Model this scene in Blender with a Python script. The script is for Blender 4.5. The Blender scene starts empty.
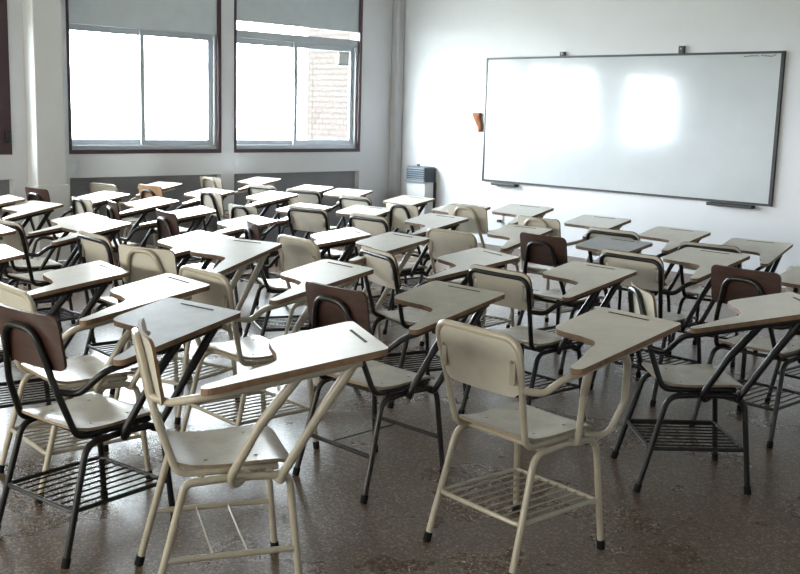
import bpy, bmesh, math, random
from mathutils import Vector, Matrix
random.seed(7)
S = bpy.context.scene
COL = S.collection

# ------------------------------------------------------------------ camera
EYE = 1.6
PITCH, ROLL, YAW, FPX = 0.169195, -0.02826899, -0.802004, 1024.47
def camera_axes():
    cy, sy = math.cos(YAW), math.sin(YAW)
    f = Vector((sy*math.cos(PITCH), cy*math.cos(PITCH), -math.sin(PITCH)))
    r = Vector((cy, -sy, 0)); d = f.cross(r)
    c, s = math.cos(ROLL), math.sin(ROLL)
    return c*r + s*d, -s*r + c*d, f
ax, ad, af = camera_axes()
cam = bpy.data.cameras.new('camera')
cam.sensor_width = 36.0; cam.sensor_fit = 'HORIZONTAL'; cam.lens = FPX/800*36
cam.clip_start = 0.05; cam.clip_end = 300
camo = bpy.data.objects.new('camera', cam); COL.objects.link(camo)
m = Matrix((ax, -ad, -af)).transposed().to_4x4(); m.translation = Vector((0, 0, EYE))
camo.matrix_world = m
S.camera = camo

# ------------------------------------------------------------------ world (overcast white sky), exposure
W = bpy.data.worlds.new('sky'); S.world = W; W.use_nodes = True
bg = W.node_tree.nodes['Background']
bg.inputs['Color'].default_value = (0.88, 0.94, 1.0, 1)
bg.inputs['Strength'].default_value = 15.0
S.view_settings.view_transform = 'Standard'
S.view_settings.look = 'None'
S.view_settings.gamma = 1.0
S.view_settings.use_curve_mapping = False
S.view_settings.exposure = 1.88
S.cycles.max_bounces = 10
S.cycles.diffuse_bounces = 6
S.cycles.transparent_max_bounces = 12
S.cycles.sample_clamp_indirect = 6.0

# ------------------------------------------------------------------ room layout (metres)
K = 9.1/8.85
YF = 9.1                      # wall with the whiteboard
XW = -9.296*K                 # window wall
XR, YB, ZC = 0.9, -3.2, 3.45
def wz(z): return EYE + (z-EYE)*K
WIN = [(2.28*K, 3.99*K), (4.55*K, 6.27*K), (6.44*K, 8.25*K)]
SILL, HEAD = wz(1.115), 3.2
# sky portals in the window openings: they only steer sampling of the sky light
for (a, b) in WIN:
    pl = bpy.data.lights.new('window_portal', 'AREA'); pl.shape = 'RECTANGLE'
    pl.cycles.is_portal = True
    po = bpy.data.objects.new('window_portal', pl); COL.objects.link(po)
    po.location = (XW-0.22, (a+b)/2, (SILL+HEAD)/2)
    # an area light shines along its local -Z: turn it to +X, into the room
    po.rotation_euler = Vector((1, 0, 0)).to_track_quat('-Z', 'Y').to_euler()
    pl.size, pl.size_y = b-a, HEAD-SILL

# corridor-side windows in the wall behind the camera (x ranges, sill, head)
BWIN = [(-8.6, -6.4), (-6.1, -3.9), (-3.6, -1.4)]
BSILL, BHEAD = 0.95, 2.25
for (a, b) in BWIN:
    pl = bpy.data.lights.new('window_portal', 'AREA'); pl.shape = 'RECTANGLE'
    pl.size, pl.size_y = b-a, BHEAD-BSILL
    pl.cycles.is_portal = True
    po = bpy.data.objects.new('window_portal', pl); COL.objects.link(po)
    po.location = ((a+b)/2, YB-0.22, (BSILL+BHEAD)/2)
    po.rotation_euler = Vector((0, 1, 0)).to_track_quat('-Z', 'Y').to_euler()

# ------------------------------------------------------------------ materials
def mat(name, col, rough=.5, metal=0., spec=.5, var=0., scale=8., bump=0., bscale=60., stretch=None, coat=0.):
    M = bpy.data.materials.new(name); M.use_nodes = True
    nt = M.node_tree; N = nt.nodes; L = nt.links; p = N['Principled BSDF']
    p.inputs['Base Color'].default_value = (*col, 1)
    p.inputs['Roughness'].default_value = rough
    p.inputs['Metallic'].default_value = metal
    p.inputs['Specular IOR Level'].default_value = spec
    p.inputs['Coat Weight'].default_value = coat
    tc = N.new('ShaderNodeTexCoord'); vec = tc.outputs['Object']
    if stretch:
        mp = N.new('ShaderNodeMapping'); mp.inputs['Scale'].default_value = stretch
        L.new(vec, mp.inputs['Vector']); vec = mp.outputs['Vector']
    if var:
        n = N.new('ShaderNodeTexNoise'); n.inputs['Scale'].default_value = scale; n.inputs['Detail'].default_value = 6
        n.inputs['Roughness'].default_value = .65
        L.new(vec, n.inputs['Vector'])
        r = N.new('ShaderNodeValToRGB')
        r.color_ramp.elements[0].position = .3; r.color_ramp.elements[1].position = .7
        r.color_ramp.elements[0].color = (*[c*(1-var) for c in col], 1)
        r.color_ramp.elements[1].color = (*[min(1, c*(1+var*.6)) for c in col], 1)
        L.new(n.outputs['Fac'], r.inputs['Fac']); L.new(r.outputs['Color'], p.inputs['Base Color'])
    if bump:
        n2 = N.new('ShaderNodeTexNoise'); n2.inputs['Scale'].default_value = bscale; n2.inputs['Detail'].default_value = 4
        L.new(vec, n2.inputs['Vector'])
        b = N.new('ShaderNodeBump'); b.inputs['Strength'].default_value = bump; b.inputs['Distance'].default_value = .003
        L.new(n2.outputs['Fac'], b.inputs['Height']); L.new(b.outputs['Normal'], p.inputs['Normal'])
    return M

def terrazzo():
    M = bpy.data.materials.new('terrazzo'); M.use_nodes = True
    nt = M.node_tree; N = nt.nodes; L = nt.links; p = N['Principled BSDF']
    tc = N.new('ShaderNodeTexCoord')
    v = N.new('ShaderNodeTexVoronoi'); v.inputs['Scale'].default_value = 125
    L.new(tc.outputs['Object'], v.inputs['Vector'])
    sep = N.new('ShaderNodeSeparateColor'); L.new(v.outputs['Color'], sep.inputs['Color'])
    r = N.new('ShaderNodeValToRGB'); e = r.color_ramp.elements
    e[0].position = 0; e[0].color = (.065, .043, .029, 1)
    e[1].position = 1; e[1].color = (.40, .31, .23, 1)
    k = e.new(.45); k.color = (.130, .089, .061, 1)
    k = e.new(.78); k.color = (.185, .132, .094, 1)
    k = e.new(.90); k.color = (.28, .21, .155, 1)
    L.new(sep.outputs['Red'], r.inputs['Fac'])
    n = N.new('ShaderNodeTexNoise'); n.inputs['Scale'].default_value = 1.3; n.inputs['Detail'].default_value = 5
    L.new(tc.outputs['Object'], n.inputs['Vector'])
    mx = N.new('ShaderNodeMix'); mx.data_type = 'RGBA'; mx.blend_type = 'MULTIPLY'; mx.inputs['Factor'].default_value = .35
    L.new(r.outputs['Color'], mx.inputs['A']); L.new(n.outputs['Fac'], mx.inputs['B'])
    # faint joints of the 40 cm tiles
    br = N.new('ShaderNodeTexBrick'); br.offset = 0; br.inputs['Scale'].default_value = 1
    br.inputs['Brick Width'].default_value = .4; br.inputs['Row Height'].default_value = .4
    br.inputs['Mortar Size'].default_value = .003; br.inputs['Mortar Smooth'].default_value = 0
    br.inputs['Color1'].default_value = br.inputs['Color2'].default_value = (1, 1, 1, 1)
    br.inputs['Mortar'].default_value = (.55, .5, .45, 1)
    L.new(tc.outputs['Object'], br.inputs['Vector'])
    m2 = N.new('ShaderNodeMix'); m2.data_type = 'RGBA'; m2.blend_type = 'MULTIPLY'; m2.inputs['Factor'].default_value = .8
    L.new(mx.outputs['Result'], m2.inputs['A']); L.new(br.outputs['Color'], m2.inputs['B'])
    L.new(m2.outputs['Result'], p.inputs['Base Color'])
    rr = N.new('ShaderNodeMapRange'); rr.inputs['To Min'].default_value = .22; rr.inputs['To Max'].default_value = .34
    L.new(n.outputs['Fac'], rr.inputs['Value']); L.new(rr.outputs['Result'], p.inputs['Roughness'])
    p.inputs['Specular IOR Level'].default_value = .6
    return M

def brickwork():
    M = bpy.data.materials.new('brickwork'); M.use_nodes = True
    nt = M.node_tree; N = nt.nodes; L = nt.links; p = N['Principled BSDF']
    tc = N.new('ShaderNodeTexCoord'); mp = N.new('ShaderNodeMapping'); mp.inputs['Rotation'].default_value = (math.pi/2, 0, 0)
    br = N.new('ShaderNodeTexBrick'); br.inputs['Scale'].default_value = 2.2
    br.inputs['Color1'].default_value = (.040, .034, .031, 1); br.inputs['Color2'].default_value = (.035, .029, .026, 1)
    br.inputs['Mortar'].default_value = (.026, .022, .020, 1); br.inputs['Mortar Size'].default_value = .05
    L.new(tc.outputs['Object'], mp.inputs['Vector']); L.new(mp.outputs['Vector'], br.inputs['Vector'])
    L.new(br.outputs['Color'], p.inputs['Base Color']); p.inputs['Roughness'].default_value = .9; p.inputs['Specular IOR Level'].default_value = .05
    return M

def glass(name='window_glass', tint=(.95, .97, .97)):
    M = bpy.data.materials.new(name); M.use_nodes = True
    nt = M.node_tree; N = nt.nodes; L = nt.links
    out = N['Material Output']; N.remove(N['Principled BSDF'])
    t = N.new('ShaderNodeBsdfTransparent'); t.inputs['Color'].default_value = (*tint, 1)
    g = N.new('ShaderNodeBsdfGlossy'); g.inputs['Roughness'].default_value = .02
    fr = N.new('ShaderNodeFresnel'); fr.inputs['IOR'].default_value = 1.45
    # the exit face of a thin pane reflects like its entry face
    ge = N.new('ShaderNodeNewGeometry'); mr = N.new('ShaderNodeMapRange')
    mr.inputs['To Min'].default_value = 1.45; mr.inputs['To Max'].default_value = 1/1.45
    L.new(ge.outputs['Backfacing'], mr.inputs['Value']); L.new(mr.outputs['Result'], fr.inputs['IOR'])
    mx = N.new('ShaderNodeMixShader')
    L.new(fr.outputs['Fac'], mx.inputs['Fac']); L.new(t.outputs[0], mx.inputs[1]); L.new(g.outputs[0], mx.inputs[2])
    L.new(mx.outputs[0], out.inputs['Surface'])
    return M

MT = dict(
    wall=mat('white_wall_paint', (.62, .635, .66), .55, var=.05, scale=1.2, bump=.15, bscale=25),
    ceil=mat('ceiling_paint', (.48, .47, .45), .8, var=.04, scale=2),
    grey=mat('grey_dado_paint', (.20, .205, .22), .5, var=.08, scale=3),
    column=mat('column_paint', (.62, .63, .63), .45, var=.05, scale=2, bump=.2, bscale=15),
    floor=terrazzo(),
    skirt=mat('skirting_stone', (.23, .20, .18), .4, var=.3, scale=60),
    maroon=mat('maroon_steel', (.05, .025, .032), .45, var=.15, scale=5),
    alu=mat('grey_aluminium', (.42, .45, .48), .4, .35, var=.06, scale=6),
    blind=mat('blue_grey_blind', (.50, .55, .58), .7, var=.06, scale=4),
    pipe=mat('grey_pipe_paint', (.45, .46, .48), .45, var=.05, scale=6),
    glass=glass(), filltint=glass('fill_tint_glass', (.62, .595, .54)),  # second glass: tint added to dim and warm fill light from unseen rear windows
    brick=brickwork(),
    soil=mat('courtyard_ground', (.30, .30, .26), .9, var=.2, scale=1),
    board=mat('whiteboard_enamel', (.50, .53, .55), .12, spec=.5, var=.06, scale=1.5, coat=.3),
    boardframe=mat('dark_board_frame', (.012, .014, .016), .4, .0),
    ink=mat('black_marker_ink', (.02, .02, .022), .6),
    slate=mat('slate_plastic', (.035, .05, .065), .45, var=.1, scale=10),
    slatelight=mat('worn_slate_plastic', (.20, .245, .285), .45),
    heater=mat('heater_enamel', (.60, .61, .61), .4, var=.04, scale=6),
    socket=mat('socket_plastic', (.72, .73, .73), .4),
    rust=mat('rust_brown_cloth', (.30, .11, .05), .9, var=.5, scale=60, bump=.5, bscale=90),
    # chairs
    black=mat('black_frame_paint', (.008, .008, .009), .38, spec=.35, var=.4, scale=25),
    chrome=mat('worn_dark_steel', (.055, .052, .05), .33, .8, var=.35, scale=30),
    beige=mat('beige_frame_paint', (.42, .375, .295), .34, var=.12, scale=18, coat=.15),
    rubber=mat('black_rubber', (.008, .008, .008), .8, spec=.2),
    brown=mat('dark_brown_veneer', (.048, .021, .015), .36, var=.45, scale=7, stretch=(1, 1, 5), coat=.15),
    tan=mat('tan_veneer', (.30, .18, .10), .4, var=.25, scale=7, stretch=(5, 1, 1)),
    cream=mat('cream_laminate', (.54, .51, .44), .32, var=.08, scale=9),
    seat=mat('cream_seat_laminate', (.50, .47, .40), .27, var=.16, scale=9),
    top=mat('cream_tablet_laminate', (.66, .63, .56), .28, var=.10, scale=11),
    toptan=mat('aged_tablet_laminate', (.42, .395, .32), .30, var=.16, scale=16),
    topwhite=mat('white_tablet_laminate', (.78, .77, .74), .28, var=.07, scale=11),
    topblue=mat('grey_blue_tablet_laminate', (.37, .395, .41), .30, var=.16, scale=10),
    edge=mat('brown_board_edge', (.19, .11, .06), .6, var=.35, scale=30),
    seatedge=mat('seat_ply_edge', (.30, .235, .16), .6, var=.3, scale=30),
    dark=mat('dark_groove', (.03, .025, .02), .7),
    screw=mat('screw_steel', (.35, .33, .30), .35, .8),
)

# ------------------------------------------------------------------ mesh helpers
def obj(name, bm, mats, parent=None, smooth=False, recalc=True):
    if recalc: bmesh.ops.recalc_face_normals(bm, faces=bm.faces)
    me = bpy.data.meshes.new(name); bm.to_mesh(me); bm.free()
    for q in (mats if isinstance(mats, (list, tuple)) else [mats]): me.materials.append(q)
    if smooth:
        me.polygons.foreach_set('use_smooth', [True]*len(me.polygons))
        me.set_sharp_from_angle(angle=math.radians(38))
    o = bpy.data.objects.new(name, me); COL.objects.link(o)
    if parent: o.parent = parent
    return o

def box(bm, x0, x1, y0, y1, z0, z1, bevel=0., seg=2):
    r = bmesh.ops.create_cube(bm, size=1)
    for v in r['verts']:
        v.co = Vector((x0+(v.co.x+.5)*(x1-x0), y0+(v.co.y+.5)*(y1-y0), z0+(v.co.z+.5)*(z1-z0)))
    if bevel:
        es = {e for v in r['verts'] for e in v.link_edges}
        bmesh.ops.bevel(bm, geom=list(es), offset=bevel, segments=seg, profile=.5, affect='EDGES', clamp_overlap=True)
    return bm
def boxbm(*a, **k): return box(bmesh.new(), *a, **k)

def fillet(pts, rad, n=6):
    """polyline with rounded corners; pts: list of 3-vectors, rad: scalar or list"""
    P = [Vector(p) for p in pts]; out = [P[0]]
    for i in range(1, len(P)-1):
        r = rad[i] if isinstance(rad, (list, tuple)) else rad
        a = (P[i-1]-P[i]); b = (P[i+1]-P[i]); la, lb = a.length, b.length; a.normalize(); b.normalize()
        ang = a.angle(b, math.pi)
        if ang > math.radians(176) or r <= 0: out.append(P[i]); continue
        t = min(r/math.tan(ang/2), la*.49, lb*.49)
        p0, p2 = P[i]+a*t, P[i]+b*t
        for k in range(n+1):
            u = k/n
            out.append(p0*(1-u)**2 + P[i]*2*u*(1-u) + p2*u*u)
    out.append(P[-1]); return out

def tube(bm, path, r, seg=10, cap=True):
    """round tube along path; r: radius or list of radii"""
    P = [Vector(p) for p in path]
    Q = [P[0]]
    for p in P[1:]:
        if (p-Q[-1]).length > 1e-5: Q.append(p)
    P = Q; n = len(P)
    R = r if isinstance(r, (list, tuple)) else [r]*n
    if len(R) != n: R = [R[min(len(R)-1, int(i*(len(R)-1)/(n-1)+.5))] for i in range(n)]
    T = []
    for i in range(n):
        d = (P[min(i+1, n-1)]-P[max(i-1, 0)]); T.append(d.normalized())
    up = Vector((0, 0, 1)) if abs(T[0].z) < .9 else Vector((1, 0, 0))
    nrm = (up - T[0]*up.dot(T[0])).normalized()
    rings = []
    for i in range(n):
        if i:
            q = T[i-1].rotation_difference(T[i]); nrm = q @ nrm
            nrm = (nrm - T[i]*nrm.dot(T[i])).normalized()
        bi = T[i].cross(nrm)
        rings.append([bm.verts.new(P[i]+(nrm*math.cos(2*math.pi*k/seg)+bi*math.sin(2*math.pi*k/seg))*R[i]) for k in range(seg)])
    for i in range(n-1):
        for k in range(seg):
            bm.faces.new((rings[i][k], rings[i][(k+1) % seg], rings[i+1][(k+1) % seg], rings[i+1][k]))
    if cap:
        bm.faces.new(list(reversed(rings[0]))); bm.faces.new(rings[-1])
    return bm
def tubebm(path, r, **k): return tube(bmesh.new(), path, r, **k)

def slab(outline, zf, thick, groups=True):
    """extruded outline (list of x,y); zf(x,y) gives the top height. face material 0 top/bottom, 1 rim"""
    bm = bmesh.new()
    top = [bm.verts.new((x, y, zf(x, y))) for x, y in outline]
    bot = [bm.verts.new((x, y, zf(x, y)-thick)) for x, y in outline]
    n = len(outline)
    bm.faces.new(top); bm.faces.new(list(reversed(bot)))
    for i in range(n):
        f = bm.faces.new((top[i], bot[i], bot[(i+1) % n], top[(i+1) % n])); f.material_index = 1
    return bm

def shell(fn, w, h, r, thick, nu=10, nv=14):
    """curved rounded-rectangle panel: fn(u,v) -> (point, normal), u in [-w,w], v in [0,h]"""
    bm = bmesh.new()
    vs = [0]
    vv = [r*(1-math.cos(math.pi/2*i/4)) for i in range(5)]
    mid = [r+(h-2*r)*i/nv for i in range(1, nv)]
    vs = vv+mid+[h-q for q in reversed(vv)]
    F, B = [], []
    for v in vs:
        dv = max(0, r-v, v-(h-r)); ww = w-(r-math.sqrt(max(0, r*r-dv*dv)))
        fr, br = [], []
        for i in range(nu+1):
            u = -ww+2*ww*i/nu
            p, n = fn(u, v); p = Vector(p); n = Vector(n).normalized()
            fr.append(bm.verts.new(p+n*thick/2)); br.append(bm.verts.new(p-n*thick/2))
        F.append(fr); B.append(br)
    for j in range(len(vs)-1):
        for i in range(nu):
            bm.faces.new((F[j][i], F[j][i+1], F[j+1][i+1], F[j+1][i]))
            bm.faces.new((B[j][i], B[j+1][i], B[j+1][i+1], B[j][i+1]))
    rim = []
    for i in range(nu): rim.append((F[0][i], F[0][i+1], B[0][i+1], B[0][i])); rim.append((F[-1][i], F[-1][i+1], B[-1][i+1], B[-1][i]))
    for j in range(len(vs)-1): rim.append((F[j][0], F[j+1][0], B[j+1][0], B[j][0])); rim.append((F[j][-1], F[j+1][-1], B[j+1][-1], B[j][-1]))
    for q in rim:
        f = bm.faces.new(q); f.material_index = 1
    return bm

def tag(o, label, cat, group=None):
    o['label'] = label; o['category'] = cat
    if group: o['group'] = group
    return o
def struct(name, bm, mats, parent=None, **k):
    o = obj(name, bm, mats, parent, **k)
    if not parent: o['kind'] = 'structure'
    return o
def empty(name, loc=(0, 0, 0), rz=0):
    o = bpy.data.objects.new(name, None); COL.objects.link(o)
    o.location = loc; o.rotation_euler = (0, 0, rz); o.empty_display_size = .2
    return o

# ------------------------------------------------------------------ room shell
struct('floor', boxbm(XW-.3, XR+.2, YB-.2, YF+.2, -.2, 0), MT['floor'])
struct('ceiling', boxbm(XW-.3, XR+.2, YB-.2, YF+.2, ZC, ZC+.2), MT['ceil'])
struct('wall_front', boxbm(XW-.3, XR+.2, YF, YF+.2, 0, ZC), MT['wall'])
bm = bmesh.new()
edges = [XW-.3]
for a, b in BWIN: edges += [a, b]
edges.append(XR+.2)
for i in range(0, len(edges), 2): box(bm, edges[i], edges[i+1], YB-.2, YB, 0, ZC)
for a, b in BWIN:
    box(bm, a, b, YB-.2, YB, 0, BSILL); box(bm, a, b, YB-.2, YB, BHEAD, ZC)
struct('wall_back', bm, MT['wall'])
for n, (a, b) in enumerate(BWIN):
    w = empty('window_%d' % (n+11), ((a+b)/2, YB-.1, BSILL)); w['kind'] = 'structure'
    hw, hh = (b-a)/2, BHEAD-BSILL
    bm = bmesh.new()
    box(bm, -hw, hw, -.04, .04, 0, .06); box(bm, -hw, hw, -.04, .04, hh-.06, hh)
    for xx in (-hw, -.03, hw-.06): box(bm, xx, xx+.06, -.04, .04, .06, hh-.06)
    obj('frame', bm, MT['maroon'], w)
    obj('pane', boxbm(-hw+.06, hw-.06, -.005, .005, .06, hh-.06), MT['filltint'], w)
struct('wall_right', boxbm(XR, XR+.2, YB, YF, 0, ZC), MT['wall'])
struct('baseboard_front', boxbm(XW, XR, YF-.012, YF, 0, .09), MT['skirt'])
# window wall with openings; below each sill a shallow grey niche
bm = bmesh.new()
edges = [YB]
for a, b in WIN: edges += [a, b]
edges.append(YF)
for i in range(0, len(edges), 2):
    box(bm, XW-.18, XW, edges[i], edges[i+1], 0, ZC)
for a, b in WIN:
    box(bm, XW-.18, XW, a, b, wz(.887), SILL)
    box(bm, XW-.18, XW-.09, a, b, 0, wz(.887))
    box(bm, XW-.18, XW, a, b, HEAD, ZC)
struct('wall_left', bm, MT['wall'])
for n, (a, b) in enumerate(WIN):
    struct('trim_%d' % (n+1), boxbm(XW-.09, XW-.078, a, b, 0, wz(.887)), MT['grey'])

# windows
MULL = {1: 5.379*K, 2: 7.32*K}
for n, (a, b) in enumerate(WIN):
    w = empty('window_%d' % (n+1), (XW, (a+b)/2, SILL)); w['kind'] = 'structure'
    def put(name, bm, mm, par=w):
        bmesh.ops.translate(bm, verts=bm.verts, vec=-Vector((XW, (a+b)/2, SILL)))
        return obj(name, bm, mm, par)
    gb, gt = wz(1.251), wz(2.28)
    bb = HEAD
    # maroon outer frame
    bm = bmesh.new(); t = .045
    box(bm, XW-.16, XW+.012, a, b, SILL, SILL+.04)
    box(bm, XW-.16, XW+.012, a, a+t*.55, SILL+.04, HEAD)
    right = .15 if n == 0 else .04
    box(bm, XW-.16, XW+.012, b-right, b, SILL+.04, HEAD)
    box(bm, XW-.16, XW+.012, a+t*.55, b-right, HEAD-.05, HEAD)
    fr = put('frame', bm, MT['maroon'])
    if n == 0:
        bmh = boxbm(XW+.012, XW+.04, 3.93*K, 3.975*K, wz(1.22), wz(1.33), bevel=.006)
        put('latch', bmh, MT['boardframe'])
    a2, b2 = a+t*.55, b-right
    # inner aluminium frame and transom
    bm = bmesh.new()
    box(bm, XW-.15, XW-.02, a2, b2, SILL+.04, SILL+.085)
    box(bm, XW-.15, XW-.02, a2, b2, gt+.06, gt+.14)
    box(bm, XW-.15, XW-.02, a2, a2+.02, SILL+.085, gt+.06)
    box(bm, XW-.15, XW-.02, b2-.03, b2, SILL+.085, gt+.06)
    put('inner_frame', bm, MT['alu'])
    mu = MULL.get(n, (a+b)/2)
    for q, (s0, s1, xo) in enumerate(((a2+.02, mu+.025, -.10), (mu-.025, b2-.03, -.06))):
        bm = bmesh.new(); z0, z1 = SILL+.085, gt+.06
        sl, sr = (.03, .05) if q == 0 else (.05, .055)
        box(bm, XW+xo-.03, XW+xo, s0, s1, z0, gb)
        box(bm, XW+xo-.03, XW+xo, s0, s1, gt, z1)
        box(bm, XW+xo-.03, XW+xo, s0, s0+sl, gb, gt)
        box(bm, XW+xo-.03, XW+xo, s1-sr, s1, gb, gt)
        sa = put('sash', bm, MT['alu'])
        pb = boxbm(XW+xo-.018, XW+xo-.012, s0+sl, s1-sr, gb, gt)
        put('pane', pb, MT['glass'], sa)
        # pane inherits the sash's transform (identity): same parent frame
    put('transom_pane', boxbm(XW-.09, XW-.084, a2, b2, gt+.14, HEAD-.05), MT['glass'])
    if n == 2:
        bm = bmesh.new(); y0, y1, z0, z1 = 7.93*K, 8.09*K, wz(2.12), wz(2.275)
        box(bm, XW-.05, XW-.035, y0, y1, z0, z0+.02); box(bm, XW-.05, XW-.035, y0, y1, z1-.02, z1)
        box(bm, XW-.05, XW-.035, y0, y0+.02, z0, z1); box(bm, XW-.05, XW-.035, y1-.02, y1, z0, z1)
        vf = put('vent_flap', bm, MT['alu'])
        put('flap_panel', boxbm(XW-.046, XW-.040, y0+.02, y1-.02, z0+.02, z1-.02), MT['heater'], vf)
    # blue-grey roller blind above
    z_b = {1: wz(2.345), 2: wz(2.507)}.get(n, wz(2.25))
    put('roller_blind', boxbm(XW-.035, XW-.015, a2, b2, z_b, HEAD-.05), MT['blind'])

# column between the windows, with its wider foot
bm = bmesh.new()
box(bm, XW, XW+.22, 4.13*K, 4.41*K, .0, ZC, bevel=.012)
box(bm, XW, XW+.245, 4.115*K, 4.43*K, 0, wz(.845), bevel=.01)
struct('column_window_side', bm, MT['column'])
# grey pipe casing in the corner by the whiteboard wall
struct('trim_6', boxbm(XW, XW+.12, YF-.12, YF, 0, ZC, bevel=.02), MT['pipe'])
#struct('trim_7', boxbm(XW, XW+.10, 8.27*K, 8.40*K, 0, ZC, bevel=.02), MT['column'])

# outside: courtyard ground and brick block
struct('exterior_ground', boxbm(-80, XW-.3, -50, 70, -.45, -.4), MT['soil'])
bb = empty('exterior_brick_block', (-15.5, 18, -.4))
tag(bb, 'pale brick building outside seen through the far right window', 'building')
bmw = boxbm(-2, 2, -4.0, 8, 0, 12)
obj('brick_wall', bmw, MT['brick'], bb)
obj('parapet', boxbm(-2.06, 2.06, -4.06, 8.06, 12, 12.3), MT['column'], bb)

# ------------------------------------------------------------------ whiteboard and wall things
X0, X1, Z0, Z1 = -7.825*K, -4.336*K, wz(.850), wz(2.225)
wb = empty('whiteboard', ((X0+X1)/2, YF, Z0))
tag(wb, 'wide white dry-erase board in a thin dark frame on the far wall', 'whiteboard')
bx = (X1-X0)/2; bh = Z1-Z0
obj('writing_surface', boxbm(-bx+.01, bx-.01, -.022, -.004, .01, bh-.01), MT['board'], wb)
bm = bmesh.new()
box(bm, -bx, bx, -.03, 0, 0, .022); box(bm, -bx, bx, -.03, 0, bh-.022, bh)
box(bm, -bx, -bx+.018, -.03, 0, .022, bh-.022); box(bm, bx-.03, bx, -.03, 0, .022, bh-.022)
obj('frame', bm, MT['boardframe'], wb)
cxb = (X0+X1)/2
for xa, xb in ((-7.65*K, -7.30*K), (-4.96*K, -4.50*K)):
    obj('pen_tray', boxbm(xa-cxb, xb-cxb, -.075, 0, -.035, -.005, bevel=.006), MT['boardframe'], wb)
for xc, hh in ((-6.775*K, .045), (-5.367*K, .07)):
    bm = boxbm(xc-cxb-.03, xc-cxb+.03, -.035, 0, bh-.002, bh+hh, bevel=.004)
    hk = obj('hanging_bracket', bm, MT['boardframe'], wb)
    obj('bolt', tubebm([(xc-cxb, -.034, bh+hh*.6), (xc-cxb, -.042, bh+hh*.6)], .009), MT['screw'], hk)
# a line of small marker strokes near the top right corner
bm = bmesh.new(); rr = random.Random(3); x = -4.72*K-cxb
while x < -4.44*K-cxb:
    w_ = rr.uniform(.012, .04)
    if rr.random() < .85:
        z = bh-.045+rr.uniform(-.006, .006)
        tube(bm, [(x, -.0225, z), (x+w_*.5, -.0225, z+rr.uniform(-.008, .012)), (x+w_, -.0225, z+rr.uniform(-.006, .006))], .0035, seg=6)
    x += w_+.006
mk = obj('marker_strokes', bm, MT['ink'], wb)

# rust-brown cloth hanging at the left edge of the board
rc = empty('hanging_cloth', (-7.905*K, YF, wz(1.40)))
tag(rc, 'rust brown crumpled cloth hanging on the wall beside the whiteboard', 'cloth')
bm = bmesh.new(); n = 12; ht = wz(1.615)-wz(1.40)
rings = []
for j in range(n+1):
    v = j/n; z = ht*v; wdt = .025+.045*v**1.3; cx_ = .02-.055*v+.012*math.sin(7*v)
    ring = []
    for k in range(14):
        t = 2*math.pi*k/14
        ring.append(bm.verts.new((cx_+math.cos(t)*wdt*(1+.18*math.sin(3*t+5*v)), -.028-math.sin(t)*.022*(1+.25*math.cos(4*t+v*9)), z)))
    rings.append(ring)
for j in range(n):
    for k in range(14): bm.faces.new((rings[j][k], rings[j][(k+1) % 14], rings[j+1][(k+1) % 14], rings[j+1][k]))
bm.faces.new(list(reversed(rings[0]))); bm.faces.new(rings[-1])
obj('folds', bm, MT['rust'], rc, smooth=True)
obj('hook', tubebm(fillet([(.03, 0, ht-.01), (.03, -.03, ht-.01), (-.02, -.03, ht-.005)], .01), .005, seg=8), MT['pipe'], rc)

# wall socket
so = empty('wall_socket', (-7.575*K, YF, wz(.445)))
tag(so, 'white double socket plate low on the wall under the whiteboard', 'socket')
obj('plate', boxbm(-.075, .075, -.012, 0, -.04, .04, bevel=.004), MT['socket'], so)
obj('plug', boxbm(.012, .062, -.045, -.012, -.045, -.012, bevel=.006), MT['boardframe'], so)

# heater
he = empty('gas_heater', (-8.98, YF-.105, 0))
tag(he, 'slim grey floor heater with a dark louvred top in the corner', 'heater')
hb = boxbm(-.16, .16, -.085, .085, .03, .76, bevel=.012)
obj('body', hb, MT['heater'], he)
bm = bmesh.new()
box(bm, -.17, .165, -.10, .095, .757, .945, bevel=.018)
hd = obj('louvre_head', bm, MT['slate'], he)
bm = bmesh.new()
for q in range(6): box(bm, -.155, .15, -.109, -.098, .785+q*.026, .795+q*.026, bevel=.002)
box(bm, -.175, .168, -.112, -.095, .757, .778, bevel=.003)
obj('louvre_slats', bm, MT['slatelight'], hd)
obj('knob', tubebm([(-.03, -.02, .944), (-.03, -.02, .972)], .02, seg=14), MT['slate'], he)
obj('plinth', boxbm(-.15, .15, -.075, .075, 0, .03), MT['slate'], he)
obj('back_panel', boxbm(.158, .172, .06, .09, .02, .76), MT['boardframe'], he)

# ------------------------------------------------------------------ the tablet-arm chair
SLOPE = .16
def tz(y): return .766+(y-.145)*SLOPE

def arc(cx, cy, r, a0, a1, n=7):
    return [(cx+r*math.cos(math.radians(a0+(a1-a0)*i/n)), cy+r*math.sin(math.radians(a0+(a1-a0)*i/n))) for i in range(n+1)]
def tablet_outline(nar=0.):
    p = []
    p += arc(.318, -.072, .028, 180, 360, 8)            # tail end behind the elbow
    p += arc(.323, .456, .020, 0, 90, 5)                # front right
    p += arc(-.065+nar, .450, .026, 90, 180, 5)             # front left
    p += arc(-.030+nar, .226, .055, 180, 262, 6)            # rear left
    p += [(.05, .166), (.12, .165), (.165, .158)]
    p += arc(.172, .098, .058, 85, 5, 6)                # notch for the body
    p += [(.245, .05), (.268, 0.0), (.283, -.04)]
    return p

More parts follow.
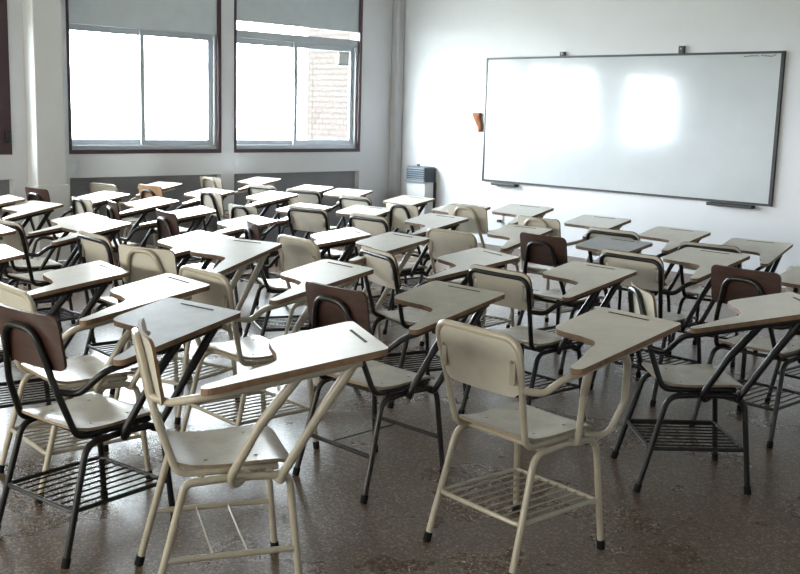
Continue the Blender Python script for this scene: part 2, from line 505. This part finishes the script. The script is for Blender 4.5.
def build_chair(frame, back, panel, top, legs='straight', rack='bars'):
    F = MT[frame]; r = .0125
    root = empty('tablet_arm_chair')
    O = lambda n, bm, m_, par=root, **k: obj(n, bm, m_, par, smooth=True, **k)
    # legs: each side a U of tube, split into its two legs
    bend = .035 if rack == 'side' else .07
    for s in (-1, 1):
        fpath = fillet([(s*.22, .235, .012), (s*.198, .195, .415), (s*.192, .02, .418)], [0, bend, 0])
        rpath = fillet([(s*.22, -.248, .012), (s*.198, -.135, .412), (s*.192, .02, .418)], [0, bend, 0])
        for pth in (fpath, rpath):
            lg = O('leg', tubebm(pth, r), F)
            d = (Vector(pth[1])-Vector(pth[0])).normalized(); p0 = Vector(pth[0])
            O('rubber_foot', tubebm([p0-d*.012, p0+d*.022], .0155), MT['rubber'], lg)
    # seat rails and back frame: one bent tube
    if back == 'a':
        pts = [(.165, .165, .434), (.175, -.16, .434), (.208, -.252, .815), (-.208, -.252, .815), (-.175, -.16, .434), (-.165, .165, .434)]
        pth = fillet(pts, [0, .055, .062, .062, .055, 0], 8)
    else:
        pts = [(.165, .165, .434), (.170, -.155, .434), (.150, -.215, .60), (.086, -.262, .822), (-.086, -.262, .822), (-.150, -.215, .60), (-.170, -.155, .434), (-.165, .165, .434)]
        pth = fillet(pts, [0, .055, .3, .08, .08, .3, .055, 0], 8)
    O('back_frame', tubebm(pth, r), F)
    # cross tubes under the seat
    bm = bmesh.new()
    tube(bm, [(-.195, .10, .418), (.195, .10, .418)], .010)
    tube(bm, [(-.195, -.08, .418), (.195, -.08, .418)], .010)
    O('seat_support', bm, F)
    # seat
    def sf(u, v):
        y = -.168+v; q = v/.385
        z = .454 + .004*(u/.18)**2 - .008*math.exp(-((q-.35)/.3)**2) - .018*max(0, (q-.82)/.18)**2 + .012*max(0, (.15-q)/.15)
        return (u*(.93+.07*q), y, z), (0, 0, 1)
    seat = O('seat', shell(sf, .186, .385, .03, .011), [MT['seat'], MT['seatedge']])
    for sx, sy in ((-.12, -.06), (.12, -.06), (-.12, .10), (.12, .10)):
        z = sf(sx, sy+.168)[0][2]
        O('screw', tubebm([(sx, sy, z+.004), (sx, sy, z+.0085)], .006, seg=8), MT['screw'], seat)
    # backrest
    if back == 'a':
        big = frame == 'black'
        w_, h_, z0, off = (.212, .215, .645, .016) if big else (.192, .195, .612, .0)
        if big: h_ = .20
        def bf(u, v):
            z = z0+v; y = -.252+(.815-z)*.24 + off + .012*(1-(u/w_)**2)*-1
            return (u, y, z), (0, 1, .24)
        bk = O('backrest', shell(bf, w_, h_, .05, .011), [MT[panel], MT['edge'] if big else MT[panel]])
        for s in (-1, 1):
            pb = bmesh.new(); xx = s*.172; zz = z0+h_*.48
            yy = -.252+(.815-zz)*.24+off-.010
            box(pb, xx-.013, xx+.013, yy-.006, yy+.002, zz-.045, zz+.045, bevel=.003)
            for dz in (-.032, .032): tube(pb, [(xx, yy-.004-dz*.24, zz+dz), (xx, yy-.010-dz*.24, zz+dz)], .0065, seg=8)
            O('fixing_plate', pb, MT['beige'] if frame == 'beige' else MT['screw'], bk)
    else:
        w_, h_, z0 = .19, .195, (.642 if panel == 'cream' else .680)
        def bf(u, v):
            z = z0+v; y = -.222-(z-.68)*.17 + .10*(u/w_)**2*.22
            return (u, y, z), (-.12*u/w_, 1, .17)
        bk = O('backrest', shell(bf, w_, h_, .03, .011), [MT[panel], MT['edge'] if panel in ('cream', 'tan') else MT[panel]])
        for s in (-1, 1):
            for dz in (.05, .12):
                p, nn = bf(s*.085, dz); p = Vector(p)
                O('screw', tubebm([p+Vector((0, .006, 0)), p+Vector((0, .010, 0))], .006, seg=8), MT['screw'], bk)
    # arm tube running forward under the writing tablet
    ux, uy, uz = (.199, -.212, .645) if back == 'a' else ((.134, -.227, .662) if frame == 'beige' else (.150, -.214, .605))
    arm = fillet([(ux, uy, uz), (ux+.05, uy+.05, uz-.008), (.296, -.12, .690), (.303, -.05, tz(-.05)-.036), (.297, .40, tz(.40)-.036)], [0, .06, .12, .1, 0], 6)
    O('arm_tube', tubebm(arm, r), F)
    # two tablet supports
    if legs == 'straight':
        sup = [fillet([(.296, .20, tz(.20)-.034), (.270, .09, .60), (.225, .0, .425), (.205, .02, .395), (.178, .07, .425)], [0, .2, .045, .03, 0], 6),
               fillet([(.296, .375, tz(.375)-.034), (.270, .27, .61), (.228, .165, .425), (.205, .17, .395), (.170, .13, .425)], [0, .2, .045, .03, 0], 6)]
    else:
        sup = [fillet([(.268, .05, tz(.05)-.034), (.240, .06, .60), (.215, .07, .418), (.178, .07, .425)], [0, .1, .04, 0], 6),
               fillet([(.285, .19, tz(.19)-.030), (.272, .255, .70), (.256, .275, .55), (.222, .23, .42), (.170, .16, .425)], [0, .06, .1, .07, 0], 6)]
    for pth in sup:
        n = len(pth)
        R = [.0165-.004*min(1, i/(n*.5)) for i in range(n)]
        O('tablet_support', tubebm(pth, R), F)
    # writing tablet
    tb = obj('writing_tablet', slab(tablet_outline(.05 if frame == 'beige' and back == 'a' else 0.), lambda x, y: tz(y), .020), [MT[top], MT['edge']], root)
    gx0, gx1, gy0, gy1 = .03, .22, .432, .441
    gb_ = slab([(gx0, gy0), (gx1, gy0), (gx1, gy1), (gx0, gy1)], lambda x, y: tz(y)+.0009, .002)
    obj('pencil_groove', gb_, [MT['dark'], MT['dark']], tb)
    # wire book rack
    zr = .185
    if rack == 'bars':
        def lx(z, y): return .22-.022*z/.41
        yr, yf = -.205, .208
        xr = .205
        fr = tubebm(fillet([(xr, yf, zr), (xr, yr, zr), (-xr, yr, zr), (-xr, yf, zr), (xr, yf, zr)], [0, .03, .03, .03, 0], 5), .0085, seg=8)
        rk = O('book_rack', fr, F)
        for i in range(8):
            xx = -.16+.32*i/7
            O('rack_wire', tubebm([(xx, yr, zr+.002), (xx, yf, zr+.002)], .0038, seg=6), F, rk)
    elif rack == 'side':
        for s in (-1, 1):
            O('side_stretcher', tubebm([(s*.211, -.202, zr), (s*.211, .212, zr)], .010), F)
        for yy in (-.05, .06):
            O('rack_wire', tubebm([(-.205, yy, zr+.002), (.205, yy, zr+.002)], .0032, seg=6), F)
    else:
        O('rear_stretcher', tubebm([(-.211, -.202, zr), (.211, -.202, zr)], .010), F)
        O('front_stretcher', tubebm([(-.211, .212, zr), (.211, .212, zr)], .010), F)
        O('rack_wire', tubebm([(-.05, -.195, zr), (-.05, .205, zr)], .0032, seg=6), F)
    return root

def copy_tree(o, parent=None):
    c = o.copy(); COL.objects.link(c)
    if parent: c.parent = parent
    for ch in o.children: copy_tree(ch, c)
    return c

GROUP = 'tablet-arm chairs across the classroom'
PROTO = {}
def chair(key, x, y, yaw, k, label):
    """key = (frame, back style, panel, tablet top, support style, rack)"""
    if key in PROTO: o = copy_tree(PROTO[key])
    else: o = PROTO[key] = build_chair(*key)
    o.location = (x, y, 0); o.rotation_euler = (0, 0, yaw)
    o.scale = (1, 1, 1+k*.125)
    tag(o, label, 'chair', GROUP)
    return o

KA = ('black', 'a', 'cream', 'top', 'straight', 'bars')
BA = ('beige', 'a', 'cream', 'top', 'curved', 'bars')
BAS = ('beige', 'a', 'cream', 'topwhite', 'straight', 'bars')
BL = ('beige', 'l', 'cream', 'topwhite', 'straight', 'bars')
BLS = ('beige', 'l', 'cream', 'topwhite', 'straight', 'side')
KAW = ('black', 'a', 'cream', 'topwhite', 'straight', 'bars')
KLC = ('black', 'l', 'cream', 'top', 'straight', 'bars')
KLB = ('black', 'l', 'brown', 'top', 'straight', 'bars')
KLBU = ('black', 'l', 'brown', 'topblue', 'straight', 'bars')
CLB = ('chrome', 'l', 'brown', 'top', 'straight', 'bars')
CLT = ('chrome', 'l', 'brown', 'toptan', 'straight', 'stretch')
KLT = ('black', 'l', 'tan', 'top', 'straight', 'bars')
CHAIRS = [
 # front of the picture
 (BA, -2.310, 2.877, -.069, .42, 'cream chair seen from behind at front right, empty wire rack under its seat'),
 (BLS, -2.752, 1.847, -.446, .59, 'cream chair seen side-on at front left, white tablet with long pencil groove'),
 (KLBU, -3.455, 1.727, .146, .10, 'black chair with brown back and grey-blue tablet at left front'),
 (BAS, -4.030, 1.965, -.060, .3, 'cream chair with white tablet directly behind the brown-backed black chair at left front'),
 (CLT, -3.208, 2.955, .022, .05, 'dark steel chair with brown back and greyish tan tablet, centre front'),
 (BAS, -3.878, 2.775, -.037, .48, 'cream chair with framed back, left of the brown-backed steel chair at centre'),
 (BL, -4.665, 2.868, .287, .50, 'cream chair with narrow tube loop on its solid cream back, left middle'),
 (KLC, -2.314, 4.046, -.746, .29, 'black chair turned side-on at right front, its white back seen edge-on'),
 (KA, -3.350, 4.185, -.036, -.14, 'black-framed chair behind the front cream chair, its back facing the camera'),
 (KAW, -4.062, 4.044, -.276, .03, 'black-framed cream-backed chair in the centre, just beyond the greyish tan tablet'),
 (CLB, -2.444, 5.006, -.029, 0, 'steel chair with wide dark brown back and round loop, right side'),
 # middle
 (KA, -3.234, 5.194, -.035, .06, 'black-framed chair just left of the right-hand wide brown back'),
 (KA, -4.008, 6.124, .004, .05, 'black-framed chair whose back shows behind the grey-blue tablet, under the whiteboard'),
 (KLBU, -4.000, 5.352, -.046, -.14, 'black chair with small brown back and grey-blue tablet, under the whiteboard'),
 (BL, -4.664, 6.118, .018, .32, 'cream chair with looped back by the wall socket under the whiteboard'),
 (KA, -3.463, 6.383, .172, -.45, 'black-framed chair under the right end of the whiteboard'),
 (BA, -4.682, 5.212, .080, .06, 'cream chair with framed back and fixing plate, between heater and small brown back'),
 (BL, -5.391, 6.128, .066, .55, 'cream chair with looped back right of the heater, under whiteboard corner'),
 (KLC, -5.990, 6.021, -.029, .22, 'black chair with plain cream back directly in front of the heater'),
 (KAW, -5.534, 5.256, -.017, .07, 'black-framed chair with arched back one row before the heater'),
 (KAW, -6.420, 5.360, .15, -.12, 'black-framed chair with arched back left of the two before the heater'),
 (KLB, -5.358, 4.132, -.424, -.02, 'black chair turned side-on with thin brown back in the middle'),
 (BAS, -4.609, 3.889, -.083, .45, 'cream chair with slanting framed back just behind the central cream tablet'),
 (KA, -7.074, 6.472, .017, -.15, 'black-framed chair in the window corner, left of the heater'),
 (KA, -8.620, 6.540, .12, -.25, 'black-framed chair with arched back below the far right window'),
 (KA, -7.865, 6.440, .241, -.09, 'black-framed arched-back chair below the right window, next to the one in the corner'),
 (KLC, -6.985, 5.140, .05, -.3, 'black chair with squarish cream back in the middle, below the window post'),
 (KLC, -7.590, 5.240, -.061, .3, 'black chair with narrow white back, left of the squarish cream back'),
 (CLB, -6.245, 4.010, -.175, -.04, 'steel chair turned side-on with brown back, below the far left window'),
 (KLC, -7.750, 4.120, -.059, .05, 'black chair with white back just right of the column'),
 (CLB, -7.000, 4.020, -.323, .04, 'steel chair with thin edge-on back beside the white back near the column'),
 # left
 (KA, -5.287, 2.967, -.065, .34, 'black-framed chair with pale arched back in front of the wide white tablet, left'),
 (KA, -6.507, 2.975, .060, -.05, 'black-framed chair with arched back at the left edge, arm to the wide tablet'),
 (KA, -4.817, 2.033, -.148, -.15, 'black chair cut by the left edge, long white tablet above the brown back'),
 (KA, -5.553, 1.843, -.155, 0, 'chair at the left edge showing only its white tablet corner, mid height'),
 (KA, -6.532, 2.218, -.134, 0, 'chair at the left edge with white tablet corner against an arched cream back'),
 (KA, -7.984, 3.203, .178, -.18, 'black chair at the left edge with notched white tablet before the column'),
 (KA, -7.200, 3.195, -.130, -.35, 'black chair left of the wide white tablet, its narrow tail showing'),
 (KA, -8.500, 3.147, -.098, 0, 'far left chair showing a white tablet corner left of the dark brown back'),
 (CLB, -8.487, 4.070, .071, -.02, 'steel chair with dark brown back in front of the column'),
 (BA, -9.32, 5.130, .157, .01, 'pale framed back chair against the grey panel below the left window'),
 (KLT, -8.331, 5.075, .044, .05, 'black chair with tan wooden back against the grey panel below the window'),
 (BL, -9.30, 6.357, .051, .24, 'cream chair with looped back in the grey niche by the window post'),
 (KLC, -2.400, 5.760, -.05, -.3, 'chair at the right edge beyond the wide dark brown back'),
]
for c in CHAIRS: chair(*c)
